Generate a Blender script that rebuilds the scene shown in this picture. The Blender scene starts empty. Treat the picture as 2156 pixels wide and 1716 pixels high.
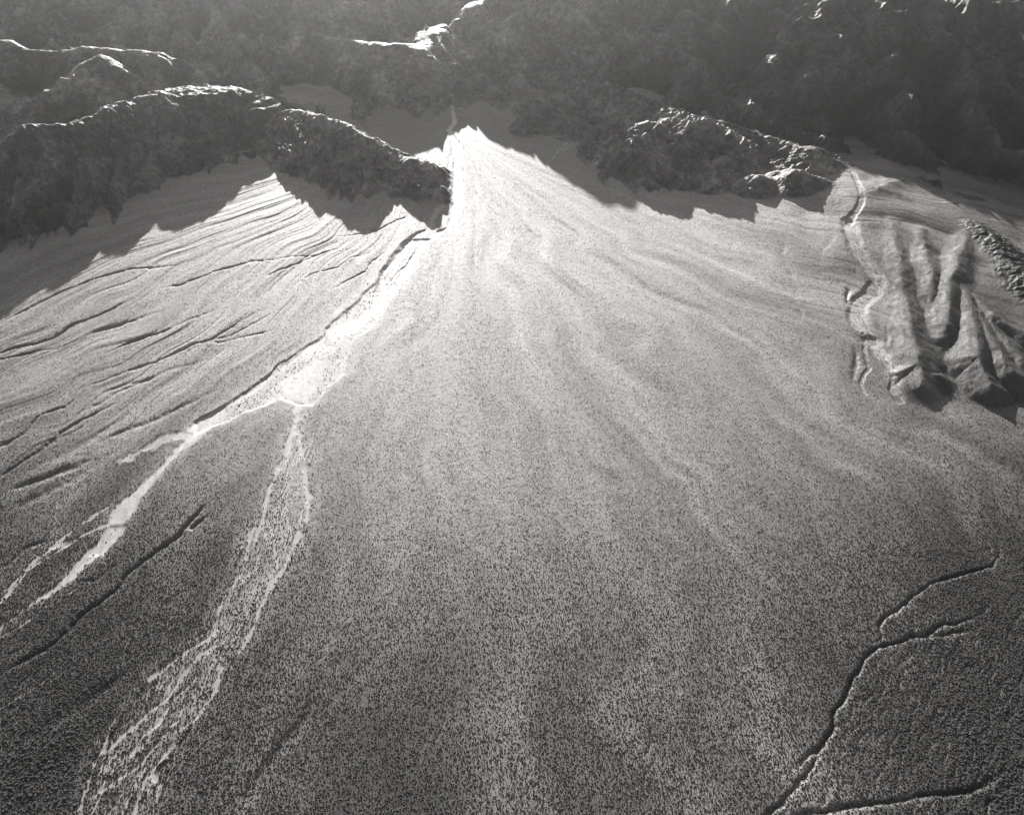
# Desert alluvial fan seen from the air, back-lit, black-and-white film.
import bpy, math
import numpy as np

rng = np.random.default_rng(7)
W, H, F = 2156.0, 1716.0, 1794.0          # reference frame of the notes below, focal length in the same units
TH = math.radians(38.0)                   # camera tilt below the horizontal
CZ = 1000.0                               # flying height
CT, ST = math.cos(TH), math.sin(TH)
SUN_EL, SUN_AZ = math.radians(15.0), math.radians(-7.0)
SUN = np.array([math.sin(SUN_AZ) * math.cos(SUN_EL), math.cos(SUN_AZ) * math.cos(SUN_EL), math.sin(SUN_EL)])
C = bpy.context.scene.collection

# ---------------------------------------------------------------- surveying: picture notes -> places on the ground
def ray(px, py):
    xc, yc = (px - W / 2) / F, (H / 2 - py) / F
    return np.array([xc, CT + yc * ST, -ST + yc * CT])

def project(p):
    p = np.asarray(p, float)
    y, z = p[..., 1], p[..., 2] - CZ
    dep = y * CT - z * ST
    up = y * ST + z * CT
    return np.stack([W / 2 + F * p[..., 0] / dep, H / 2 - F * up / dep], -1)

def at_y(px, py, y):
    r = ray(px, py)
    return np.array([0, 0, CZ]) + r * (y / r[1])

CROPS = {'A': (471.6, 202.1, .2346), 'B': (421.1, 505.3, .2346), 'C': (1650.7, 539.0, .2346), 'D': (0, 353.7, .2734),
         'E': (0, 555.9, .3516), 'G': (0, 1112.5, .3516), 'H': (1398.1, 1112.5, .3516), 'T': (1398.1, 0, .3516),
         'L': (0, 0, .3516), 'M': (699.0, 0, .3516), 'F': (0, 0, 1.0)}
def pc(k, pts):
    ox, oy, s = CROPS[k]
    return [(ox + s * p[0], oy + s * p[1]) for p in pts]

# ---------------------------------------------------------------- noise
_perm = rng.permutation(256).astype(np.int32)
_perm = np.concatenate([_perm, _perm])
_ang = rng.random(256) * 2 * np.pi
_gx, _gy = np.cos(_ang).astype(np.float32), np.sin(_ang).astype(np.float32)
def noise(x, y):
    x = np.asarray(x, np.float32); y = np.asarray(y, np.float32)
    xf, yf = np.floor(x), np.floor(y)
    xi, yi = xf.astype(np.int32) & 255, yf.astype(np.int32) & 255
    u, v = x - xf, y - yf
    fu, fv = u * u * u * (u * (u * 6 - 15) + 10), v * v * v * (v * (v * 6 - 15) + 10)
    def g(a, b, dx, dy):
        h = _perm[_perm[(xi + a) & 255] + ((yi + b) & 255)]
        return _gx[h] * dx + _gy[h] * dy
    a = g(0, 0, u, v); b = g(1, 0, u - 1, v); c = g(0, 1, u, v - 1); d = g(1, 1, u - 1, v - 1)
    p, q = a + fu * (b - a), c + fu * (d - c)
    return (p + fv * (q - p)) * 1.5
def fbm(x, y, n=4, gain=.5):
    s, a = 0, 1.0
    for i in range(n):
        s = s + a * noise(x + 17.3 * i, y - 9.1 * i); x = x * 2.03; y = y * 2.03; a *= gain
    return s
def ridged(x, y, n=4, gain=.5):
    s, a = 0, 1.0
    for i in range(n):
        s = s + a * (1 - 2 * np.abs(noise(x + 31.7 * i, y + 5.3 * i))); x = x * 2.07; y = y * 2.07; a *= gain
    return s
def sstep(a, b, x):
    t = np.clip((x - a) / (b - a), 0, 1)
    return t * t * (3 - 2 * t)
def smax(a, b, k):
    h = np.clip(.5 + .5 * (a - b) / k, 0, 1)
    return b + (a - b) * h + k * h * (1 - h)

# ---------------------------------------------------------------- the two fans
def _plan(px, py, z):
    r = ray(px, py); s = (z - CZ) / r[2]
    return r[0] * s, r[1] * s
AP1 = (*_plan(958, 275, 122), 122.0)
AP2 = (*_plan(1815, 395, 118), 118.0)
def fan_base(x, y):
    r1 = np.hypot(x - AP1[0], y - AP1[1])
    r2 = np.hypot(x - AP2[0], y - AP2[1])
    z1 = AP1[2] * np.exp(-r1 / 1750)
    z2 = AP2[2] * np.exp(-r2 / 1150)
    z = smax(z1, z2, 14.0)
    back = np.maximum(y - (AP1[1] - 40), 0)              # valley floors climb behind the mountain front
    return z + .10 * back * sstep(0, 300, back)
def on_fan(px, py, it=12):
    z = 60.0
    for _ in range(it):
        x, y = _plan(px, py, z)
        z = .5 * z + .5 * float(fan_base(np.float64(x), np.float64(y)))
    return np.array([x, y, z])
def fan_pts(k, pts):
    return np.array([on_fan(*p) for p in pc(k, pts)])

# ---------------------------------------------------------------- crests from the shadows they throw
SH = np.array([SUN[0], SUN[1]]) / math.hypot(SUN[0], SUN[1])
TANEL = math.tan(SUN_EL)
def resample(p, step):
    p = np.asarray(p, float)
    d = np.concatenate([[0], np.cumsum(np.linalg.norm(np.diff(p[:, :2], axis=0), axis=1))])
    n = max(2, int(d[-1] / step) + 1)
    t = np.linspace(0, d[-1], n)
    return np.stack([np.interp(t, d, p[:, i]) for i in range(p.shape[1])], 1)
def crest_from_shadow(G, crest, smooth=2, lim=1400):
    """G: shadow-edge notes, crest: skyline notes. Walk from each shadow point to the sun until the skyline is met."""
    cx = np.array([c[0] for c in crest]); cy = np.array([c[1] for c in crest])
    out = []
    for g in G:
        P = on_fan(*g)
        s = np.linspace(2, lim, 1400)
        Q = P + s[:, None] * SUN
        q = project(Q)
        f = q[:, 1] - np.interp(q[:, 0], cx, cy)
        i = np.argmax(f < 0) if (f < 0).any() else len(s) - 1
        out.append(np.concatenate([Q[i], P]))
    out = np.array(out)
    Y = out[:, 1].copy()
    for _ in range(smooth):
        Yp = np.pad(Y, 1, mode='edge'); Y = .25 * Yp[:-2] + .5 * Yp[1:-1] + .25 * Yp[2:]
    D = (Y - out[:, 4]) / SH[1]
    res = np.stack([out[:, 3] + SH[0] * D, out[:, 4] + SH[1] * D, out[:, 5] + D * TANEL], 1)
    return res

def ridge(x, y, pts, near, far, rnd, drop=None, mod=0.0, msc=75.0):
    """Height of a roof-shaped ridge over polyline pts; near/far: slopes on the camera's side and behind."""
    h = np.full(x.shape, -1e4, np.float32)
    pts = np.asarray(pts, float)
    reach = (pts[:, 2].max() + 60) / min(near, far) + 50
    m = (x > pts[:, 0].min() - reach) & (x < pts[:, 0].max() + reach) & (y > pts[:, 1].min() - reach) & (y < pts[:, 1].max() + reach)
    idx = np.nonzero(m)
    X, Y = x[idx], y[idx]
    if mod: mfac = 1 + mod * (ridged(X / msc + Y / 420 + 3.3, Y / 330 + X / 900, 2, .55) - .75) * -1.0
    hh = np.full(X.shape, -1e4, np.float32); dr = np.zeros(X.shape, np.float32)
    for a, b in zip(pts[:-1], pts[1:]):
        ex, ey = b[0] - a[0], b[1] - a[1]
        L2 = ex * ex + ey * ey + 1e-6
        t = np.clip(((X - a[0]) * ex + (Y - a[1]) * ey) / L2, 0, 1)
        dx, dy = X - (a[0] + t * ex), Y - (a[1] + t * ey)
        d = np.sqrt(dx * dx + dy * dy)
        c = dy / (d + 1e-3)
        w = .5 - .5 * c                                         # 1 on the camera's side
        nr = near if pts.shape[1] < 5 else a[4] + t * (b[4] - a[4])
        s = far + (nr - far) * w
        if mod: s = s * mfac
        r_ = a[3] + t * (b[3] - a[3]) if pts.shape[1] > 3 else rnd
        d0_ = d
        if pts.shape[1] > 5: d = np.maximum(d - (a[5] + t * (b[5] - a[5])) * np.clip(1.6 - 3.2 * w, 0, 1), d * .05)
        e_ = s * (np.sqrt(d * d + r_ * r_) - r_); e0_ = e_
        if pts.shape[1] > 5: e_ = e_ + np.clip((a[5] + t * (b[5] - a[5])) / 12, 0, 6) * np.clip(1.6 - 3.2 * w, 0, 1) * sstep(0, 14, d0_)
        v_ = a[2] + t * (b[2] - a[2]) - e_
        dr = np.where(v_ > hh, e0_, dr)
        hh = np.maximum(hh, v_)
    h[idx] = hh
    if drop is not None: drop[idx] = np.where(hh > -9e3, dr, 0)
    return h
def polydist(x, y, pts, reach):
    """Distance to a polyline, its parameter (0..n) and side (>0 left of its direction); inf beyond reach."""
    d0 = np.full(x.shape, 1e6, np.float32); t0 = np.zeros(x.shape, np.float32); s0 = np.zeros(x.shape, np.float32)
    m = (x > pts[:, 0].min() - reach) & (x < pts[:, 0].max() + reach) & (y > pts[:, 1].min() - reach) & (y < pts[:, 1].max() + reach)
    idx = np.nonzero(m)
    X, Y = x[idx], y[idx]
    D = np.full(X.shape, 1e6, np.float32); T = np.zeros(X.shape, np.float32); S = np.zeros(X.shape, np.float32)
    for i, (a, b) in enumerate(zip(pts[:-1], pts[1:])):
        ex, ey = b[0] - a[0], b[1] - a[1]
        L2 = ex * ex + ey * ey + 1e-6
        t = np.clip(((X - a[0]) * ex + (Y - a[1]) * ey) / L2, 0, 1)
        dx, dy = X - (a[0] + t * ex), Y - (a[1] + t * ey)
        d = np.sqrt(dx * dx + dy * dy)
        k = d < D
        D = np.where(k, d, D); T = np.where(k, i + t, T); S = np.where(k, ex * dy - ey * dx, S)
    d0[idx] = D; t0[idx] = T; s0[idx] = np.sign(S)
    return d0, t0, s0
def inside(x, y, poly):
    """Even-odd test, only inside the polygon's box."""
    out = np.zeros(x.shape, bool)
    m = (x > poly[:, 0].min()) & (x < poly[:, 0].max()) & (y > poly[:, 1].min()) & (y < poly[:, 1].max())
    idx = np.nonzero(m)
    X, Y = x[idx], y[idx]
    r = np.zeros(X.shape, bool)
    for a, b in zip(poly, np.roll(poly, -1, 0)):
        if a[1] == b[1]:
            continue
        k = ((a[1] > Y) != (b[1] > Y)) & (X < (b[0] - a[0]) * (Y - a[1]) / (b[1] - a[1]) + a[0])
        r ^= k
    out[idx] = r
    return out
def poly_sd(x, y, poly, reach):
    """Signed distance, positive inside, -reach far outside."""
    p = np.vstack([poly[:, :2], poly[:1, :2]])
    d, _, _ = polydist(x, y, p, reach)
    return np.where(inside(x, y, poly), d, -np.minimum(d, reach))

# ---------------------------------------------------------------- notes: ridges
G_L1 = [(-160, 800), (-80, 735), (0, 676), (45, 640), (84, 614), (95, 612), (105, 617), (123, 603), (165, 572), (207, 527), (214, 533), (220, 547), (235, 538),
        (253, 537), (278, 505), (302, 477), (313, 485), (325, 476), (337, 476), (350, 486), (362, 497), (385, 473), (410, 454), (428, 420), (441, 392),
        (450, 402), (461, 411), (475, 400), (487, 389), (491, 402), (497, 404), (510, 388), (524, 369), (530, 348), (545, 329)]
CR_L1 = [(-400, 330), (-100, 300), (7, 292), (30, 278), (49, 266), (88, 266), (141, 260), (176, 248), (246, 222), (288, 205), (352, 200), (400, 200), (440, 204),
         (475, 215), (524, 236), (560, 246), (700, 270)]
G_L2 = [(545, 329), (605, 380), (627, 402), (650, 424), (664, 447), (672, 456), (686, 450), (700, 452), (720, 468), (738, 484), (756, 490), (772, 492), (794, 498), (797, 470),
        (800, 453), (804, 440), (812, 446), (840, 432), (846, 428), (864, 447), (896, 470), (914, 482), (930, 489), (943, 481), (947, 452), (952, 405), (950, 374)]
CR_L2 = [(400, 236), (559, 238), (620, 234), (657, 236), (675, 246), (693, 247), (720, 253), (756, 281), (790, 298), (822, 310), (857, 331), (880, 336), (910, 346), (945, 357), (960, 366)]
G_R1 = [(1440, 466), (1455, 452), (1470, 424), (1478, 440), (1500, 414), (1525, 396), (1550, 384), (1580, 374), (1610, 366), (1640, 362), (1680, 366), (1720, 374), (1760, 388)]
CR_R1 = [(1380, 262), (1470, 248), (1490, 244), (1510, 246), (1545, 262), (1572, 262), (1600, 285), (1640, 286), (1670, 306), (1700, 322), (1730, 328), (1760, 345), (1800, 365)]


G_B = [(640, 330), (720, 322), (800, 345), (860, 350), (905, 322), (925, 300), (940, 285), (959, 271), (980, 274), (1005, 281), (1022, 294), (1028, 288), (1051, 309), (1100, 336), (1138, 355), (1165, 372), (1191, 387), (1226, 397), (1262, 418), (1290, 437), (1305, 434), (1337, 450), (1345, 438),
       (1360, 440), (1402, 448), (1430, 440), (1480, 420), (1540, 395), (1610, 365), (1700, 345), (1760, 345), (1806, 349), (1855, 357), (1890, 378), (1950, 378), (1996, 404), (2052, 434), (2101, 453), (2156, 473), (2300, 520), (2500, 610)]
CR_B = [(500, 70), (640, 45), (700, 70), (780, 100), (850, 122), (872, 92), (940, 48), (1000, 8), (1100, -45), (1300, -80), (1800, -110), (2400, -140), (2900, -140)]

def hz(k, pts):
    return np.array([at_y(*pc(k, [p])[0], p[2]) for p in pts])
L1 = crest_from_shadow(G_L1, CR_L1)
L2 = crest_from_shadow(G_L2[:-4], CR_L2)
R1 = crest_from_shadow(G_R1, CR_R1, 3)
B = crest_from_shadow(G_B, CR_B, 3, 2600)
R1B = crest_from_shadow([(1660, 408), (1690, 416), (1708, 428), (1728, 441), (1738, 428), (1752, 402)], [(1600, 385), (1640, 358), (1660, 352), (1690, 360), (1720, 370), (1760, 385)], 1)
R1C = crest_from_shadow([(1505, 408), (1520, 424), (1540, 432), (1570, 440), (1588, 420), (1596, 402)], [(1480, 345), (1545, 326), (1575, 328), (1620, 350)], 1)
R1D = crest_from_shadow([(1598, 415), (1612, 432), (1624, 428), (1636, 441), (1650, 418)], [(1560, 374), (1590, 366), (1620, 374), (1680, 400)], 1)
R1B, R1C, R1D = [np.column_stack([q_, np.full(len(q_), 3.0)]) for q_ in (R1B, R1C, R1D)]
DEBUG_RIDGES = dict(L1=L1, L2=L2, R1=R1, B=B)
def jag(p, amp, step=7.0, ph=0.0):
    p = resample(p, step); i_ = np.arange(len(p)) * step
    p[:, 2] += amp * (noise(i_ / 22 + ph, i_ * 0 + ph) + .6 * noise(i_ / 9 + ph, i_ * 0 + 3.3))
    return p
L1, L2, R1 = jag(L1, 3.0), jag(L2, 2.2, ph=7.7), jag(R1, 4.0, ph=2.2)
R1S = np.column_stack([hz('F', [(1470, 250, 2300), (1410, 228, 2400), (1340, 200, 2540), (1270, 170, 2700)]), np.full(4, 8.0)])
R1T = np.column_stack([hz('F', [(1400, 232, 2390), (1360, 280, 2310), (1325, 318, 2255), (1290, 345, 2230)]), np.full(4, 6.0)])
R1U = np.column_stack([hz('F', [(1490, 250, 2290), (1470, 300, 2230), (1440, 345, 2190), (1415, 380, 2160)]), np.full(4, 5.0)])
R1B, R1C, R1D = jag(R1B, 2.5, 5, 1.1), jag(R1C, 3.0, 5, 4.1), jag(R1D, 3.0, 5, 6.3)
# crest rounding (4th column) and blind ends
def withr(p, r):
    return np.column_stack([p, np.full(len(p), r) if np.isscalar(r) else r])
L1 = withr(np.vstack([L1, [[-726 + 60, 2500, 118]]]), 4.0)
k = (L1[:, 0] > -1090) & (L1[:, 0] < -700); L1[k, 3] = 7.0
L1 = np.column_stack([L1, np.full(len(L1), .78), np.interp(L1[:, 0], [-1200, -1090, -980, -930, -780, -735, -700], [8, 8, 25, 95, 120, 90, 5])])
L2 = withr(np.vstack([[[-790, 2530, 120]], L2]), 5.0)
R1 = withr(np.vstack([[[330, 2240, 130]], R1]), 6.0)
B = withr(withr(B, np.where((B[:, 0] > -300) & (B[:, 0] < -120), 45.0, 12.0)), np.interp(B[:, 0], [-300, 100, 300, 600, 800], [.60, .52, .48, .40, .37]))
B1 = withr(hz('F', [(-420, 70, 2760), (-150, 95, 2780), (0, 84, 2800), (40, 90, 2790), (70, 97, 2780), (125, 101, 2770), (190, 99, 2750), (270, 101, 2740), (330, 112, 2730), (390, 150, 2690), (440, 190, 2640)]), 10.0)
B1b = withr(hz('F', [(20, 262, 2480), (60, 205, 2560), (100, 196, 2590), (140, 160, 2620), (172, 130, 2650), (203, 110, 2690), (240, 128, 2650), (290, 165, 2600), (330, 190, 2560)]), 8.0)
B2 = withr(hz('F', [(330, 60, 3060), (430, 70, 3020), (482, 32, 3060), (520, 8, 3080), (560, 30, 3040), (590, 36, 3020), (640, 44, 3000), (700, 72, 2960), (760, 92, 2920), (810, 108, 2890), (848, 121, 2870), (880, 112, 2900)]), 7.0)
B2b = withr(hz('F', [(640, 44, 3000), (600, 75, 2930), (570, 110, 2850), (545, 150, 2770), (530, 185, 2700)]), 10.0)
B2c = withr(hz('F', [(700, 72, 2960), (720, 120, 2840), (740, 165, 2740), (735, 200, 2660)]), 12.0)
FAR = withr(np.array([[-3200, 3350, 400], [-2200, 3450, 430], [-1400, 3480, 410], [-950, 3500, 440], [-520, 3510, 440], [-420, 3510, 395], [-150, 3540, 395], [0, 3600, 440], [700, 3700, 470], [2600, 3700, 470]], float), 15.0)
def spur(xc, d0, d1, skew):
    """a rib below the skyline whose top just reaches into the sun"""
    n_ = 24; D = np.linspace(d0, d1, n_)
    zc = np.interp(xc, B[:, 0], B[:, 2]); yc = np.interp(xc, B[:, 0], B[:, 1])
    zz = zc - D * TANEL + 5 + 7 * noise(D / 38 + xc, D * 0 + .5) - 14 * sstep(.75, 1, np.linspace(0, 1, n_))
    return withr(np.stack([xc - SH[0] * D + skew * D, yc - SH[1] * D, zz], 1), 9.0)
SP1, SP2, SP3 = spur(521, 60, 440, .03), spur(811, 60, 450, -.05), spur(985, 60, 430, .05)
M1 = withr(hz('F', [(972, 222, 2590), (988, 182, 2680), (1012, 157, 2720), (1032, 172, 2700), (1052, 210, 2620)]), 14.0)
M2 = withr(hz('F', [(1100, 262, 2440), (1128, 238, 2490), (1152, 228, 2510), (1180, 240, 2480), (1196, 262, 2440)]), 16.0)
M3 = withr(hz('F', [(1130, 190, 2620), (1165, 172, 2660), (1190, 160, 2690), (1215, 190, 2630)]), 12.0)
M4 = withr(hz('F', [(1285, 336, 2300), (1305, 326, 2320), (1325, 334, 2300)]), 12.0)

def fh(k, pts, hs_=.66):
    """notes (x, y, height over the fan) -> crest points"""
    out = []
    for p in pts:
        q = pc(k, [p])[0]
        P = on_fan(*q); P = P + np.array([0, 0, 0.])
        for _ in range(6):                                # lift along the line of sight
            r = ray(*q); s_ = (P[2] - CZ) / r[2]
            x, y = r[0] * s_, r[1] * s_
            P = np.array([x, y, float(fan_base(np.float64(x), np.float64(y))) + p[2] * hs_])
        out.append(P)
    return np.array(out)
SPURS = [  # dissected terrace on the right: crest notes with height over the fan, flank slope, rounding
    (fh('C', [(960, -330, 0), (990, -200, 4), (1010, -60, 8), (1050, 100, 12), (1075, 300, 16), (1105, 450, 20), (1150, 640, 25), (1185, 780, 28), (1215, 880, 30), (1225, 960, 29), (1245, 1050, 26), (1235, 1130, 22), (1200, 1200, 10)]), .36, 6.0),
    (fh('C', [(1215, 960, 28), (1130, 1000, 22), (1060, 1030, 16), (1005, 1090, 7), (995, 1140, 2)]), .46, 4.0),
    (fh('C', [(1245, 1050, 26), (1300, 1060, 21), (1400, 1075, 16), (1470, 1110, 6)]), .46, 4.0),
    (fh('C', [(1230, -250, 2), (1270, -60, 10), (1300, 60, 15), (1335, 200, 19), (1340, 330, 17), (1330, 450, 10), (1340, 600, 2)]), .36, 6.0),
    (fh('C', [(1640, -200, 4), (1600, -60, 14), (1550, 60, 20), (1510, 180, 24), (1492, 330, 28), (1485, 460, 28), (1465, 600, 25), (1430, 720, 17), (1420, 820, 6)]), .38, 5.0),
    (fh('C', [(1560, 180, 10), (1610, 280, 18), (1660, 380, 24), (1695, 480, 28), (1725, 640, 33), (1745, 780, 36), (1745, 880, 36), (1700, 930, 28), (1620, 950, 14)]), .40, 5.0),
    (fh('C', [(1745, 880, 36), (1790, 1000, 32), (1830, 1080, 31), (1860, 1130, 30), (1850, 1180, 14)]), .5, 3.0),
    (fh('C', [(1680, 330, 14), (1780, 420, 24), (1840, 480, 28), (1900, 530, 30), (1960, 580, 29), (2060, 640, 28), (2200, 720, 30)]), .42, 4.0),
    (fh('C', [(1700, 400, 16), (1760, 500, 24), (1850, 680, 29), (1930, 820, 32), (1980, 930, 32), (2060, 1020, 31), (2130, 1080, 27), (2160, 1150, 10)]), .42, 4.0),
    (fh('C', [(1860, 560, 22), (1950, 690, 27), (2040, 790, 30), (2140, 920, 32), (2230, 1040, 28)]), .45, 4.0),
    (fh('T', [(1200, 1160, 6), (1290, 1115, 9), (1380, 1085, 8), (1450, 1070, 4)]), .25, 10.0),
]
ROCKS4 = withr(fh('T', [(1850, 1330, 16), (1950, 1400, 22), (2040, 1480, 24), (2090, 1570, 22), (2156, 1660, 24), (2230, 1760, 20)]), 14.0)
ROCKS5 = withr(fh('T', [(1740, 1150, 6), (1800, 1165, 10), (1880, 1180, 6)]), 6.0)

# ---------------------------------------------------------------- notes: washes (outlines) and gullies (centre lines: pts, depth, half width)
def poly(k, left, right):
    return fan_pts(k, left + right[::-1])
W1 = [
    poly('A', [(2020, 60), (2045, 130), (2045, 200), (2038, 255), (2000, 310), (2015, 380), (2040, 450), (2060, 520), (2066, 600), (2052, 700), (2055, 850), (2050, 950), (2025, 1050), (2008, 1150)],
              [(2030, 55), (2075, 140), (2085, 200), (2082, 255), (2050, 310), (2062, 360), (2110, 420), (2130, 520), (2130, 600), (2150, 720), (2156, 850), (2150, 950), (2110, 1060), (2020, 1180)]),
    poly('A', [(2045, 890), (1940, 970), (1890, 1010), (1830, 1130), (1800, 1200), (1720, 1225), (1600, 1330), (1480, 1450), (1405, 1580), (1370, 1716), (1350, 1760)],
              [(2052, 930), (1990, 990), (1930, 1040), (1870, 1130), (1905, 1210), (2010, 1185), (1850, 1300), (1760, 1400), (1680, 1520), (1600, 1640), (1560, 1716), (1530, 1770)]),
    poly('B', [(1890, -10), (1760, 110), (1645, 255), (1605, 350), (1500, 455), (1400, 570), (1250, 690), (1130, 795), (1108, 850), (960, 962), (820, 1065), (705, 1112), (645, 1190), (540, 1275), (440, 1345), (300, 1430), (180, 1500), (80, 1550), (0, 1600), (-60, 1650)],
              [(2070, -10), (1960, 130), (1855, 290), (1790, 420), (1740, 490), (1645, 620), (1565, 750), (1405, 860), (1390, 900), (1335, 1050), (1300, 1200), (1240, 1260), (1150, 1320), (1080, 1390), (1000, 1480), (900, 1480), (740, 1420), (600, 1490), (400, 1550), (250, 1610), (100, 1670), (-40, 1730)]),
    poly('E', [(1340, 845), (1200, 920), (1130, 980), (1108, 1050), (1000, 1170), (900, 1270), (800, 1360), (690, 1440), (640, 1520), (600, 1620), (540, 1740)],
              [(1350, 880), (1280, 960), (1180, 1050), (1095, 1112), (980, 1240), (880, 1370), (800, 1480), (745, 1560), (705, 1640), (650, 1715), (630, 1750)]),
    poly('G', [(650, -10), (570, 90), (480, 170), (420, 240), (330, 330), (200, 420), (120, 500), (0, 570), (-120, 650)],
              [(740, -10), (690, 80), (600, 170), (520, 230), (420, 310), (300, 395), (180, 460), (60, 545), (0, 600), (-120, 690)]),
    poly('E', [(1755, 830), (1762, 940), (1725, 1060), (1700, 1150), (1680, 1220)], [(1812, 840), (1792, 950), (1755, 1070), (1722, 1160), (1690, 1230)]),
]
WCORE = [  # bare sand
    poly('B', [(1130, 800), (1400, 690), (1640, 540), (1740, 478)], [(1150, 885), (1390, 830), (1510, 720), (1650, 600)]),
    poly('B', [(690, 1275), (850, 1190), (1050, 1080), (1180, 1058)], [(760, 1400), (890, 1450), (960, 1470), (1000, 1400), (1060, 1290), (1110, 1180)]),
    poly('B', [(1740, 480), (1800, 300), (1900, 170), (1970, 60), (2000, -20)], [(1800, 430), (1860, 290), (1960, 130), (2040, 20), (2070, -20)]),
    poly('B', [(1640, 265), (1760, 115), (1890, -10)], [(1700, 270), (1830, 150), (1950, -10)]),
    poly('B', [(1110, 860), (820, 1075), (650, 1195), (440, 1350), (180, 1510), (-40, 1640)], [(1120, 900), (870, 1080), (710, 1190), (480, 1370), (230, 1520), (-20, 1690)]),
    poly('B', [(540, 1480), (640, 1420), (740, 1380)], [(560, 1500), (690, 1440), (790, 1400)]),
]
WCORE += [W1[0], W1[3], W1[4], W1[5]]
BRAID = poly('E', [(1755, 840), (1740, 960), (1690, 1160), (1620, 1380), (1560, 1560), (1480, 1760)], [(1815, 830), (1800, 1000), (1850, 1150), (1870, 1450), (1840, 1600), (1790, 1760)])
BRAID2 = poly('G', [(1500, -40), (1400, 300), (1220, 590), (980, 830), (800, 1040), (640, 1240), (520, 1500), (440, 1760)],
                   [(1810, -40), (1700, 260), (1530, 560), (1410, 750), (1310, 960), (1110, 1160), (1010, 1350), (960, 1560), (930, 1760)])
STRINGS = [  # narrow bare channels: centre notes, half width (m)
    ('E', [(1770, 900), (1745, 1010), (1700, 1130), (1660, 1250), (1610, 1380), (1590, 1470), (1560, 1580), (1510, 1700)], 3.0),
    ('E', [(1790, 980), (1800, 1100), (1830, 1250), (1850, 1400), (1845, 1520)], 4.0),
    ('G', [(1790, 0), (1740, 120), (1690, 250), (1600, 390), (1520, 560), (1430, 740)], 3.0),
    ('G', [(1520, 0), (1440, 260), (1340, 420), (1250, 640), (1140, 720), (1050, 790), (960, 860), (900, 900)], 2.4),
    ('G', [(1290, 690), (1200, 740), (1120, 850), (1080, 900), (1020, 1000), (880, 1090), (760, 1200), (660, 1300), (620, 1330)], 2.6),
    ('G', [(690, 1130), (650, 1180), (620, 1300), (560, 1430), (510, 1540), (490, 1600), (465, 1760)], 2.6),
    ('G', [(1320, 830), (1290, 960), (1170, 1120), (1050, 1220), (980, 1370), (870, 1500), (830, 1600), (770, 1760)], 2.6),
    ('G', [(930, 1470), (955, 1540), (945, 1620), (915, 1760)], 2.0),
    ('G', [(1060, 1140), (1000, 1190), (920, 1300), (850, 1390), (700, 1490), (600, 1560), (540, 1600)], 2.0),
    ('G', [(1180, 880), (1060, 1000), (960, 1130), (830, 1250), (780, 1340)], 1.8),
    ('G', [(620, -20), (520, 30), (420, 80), (300, 130), (210, 190), (130, 270), (70, 350), (0, 440), (-80, 520)], 3.4),
    ('G', [(420, 90), (280, 180), (180, 240), (110, 330), (30, 400), (-60, 480)], 2.4),
    ('G', [(0, 640), (100, 590), (250, 480), (400, 390), (480, 340)], 2.0),
    ('G', [(0, 1090), (60, 1040), (200, 950), (330, 860)], 1.6),
    ('E', [(1090, 1030), (960, 1060), (860, 1110), (760, 1170)], 8.0),
    ('E', [(640, 1450), (560, 1500), (480, 1560), (380, 1640), (300, 1700)], 3.0),
    ('A', [(1710, 560), (1650, 590), (1610, 640), (1590, 700), (1570, 760)], 9.0),
    ('A', [(2030, 660), (1960, 630), (1860, 600), (1700, 560), (1640, 510)], 4.0),
]
W2 = [('T', [(560, 745), (700, 800), (800, 850), (930, 925), (1050, 985), (1130, 1055), (1185, 1140), (1190, 1190), (1150, 1270), (1112, 1335)], 5.0, 7.0),
      ('T', [(1430, 1075), (1330, 1110), (1250, 1140), (1190, 1175)], 3.0, 4.0),
      ('C', [(590, -310), (600, -190), (640, -70), (700, 0), (790, 130), (850, 230), (790, 330), (690, 420), (645, 520), (690, 640), (780, 760)], 14.0, 15.0),
      ('C', [(780, 760), (880, 880), (960, 990), (1000, 1080), (990, 1200), (1030, 1300)], 12.0, 6.0),
      ('C', [(700, 700), (740, 880), (760, 1000), (700, 1150), (730, 1230)], 3.0, 3.0),
      ('M', [(1475, 690), (1490, 760), (1430, 830), (1360, 900), (1290, 980)], 3.0, 3.0),
      ('M', [(1530, 690), (1550, 760), (1480, 830), (1380, 900)], 3.0, 3.0),
      ('M', [(1600, 740), (1650, 840), (1635, 920)], 2.0, 2.0)]
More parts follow.
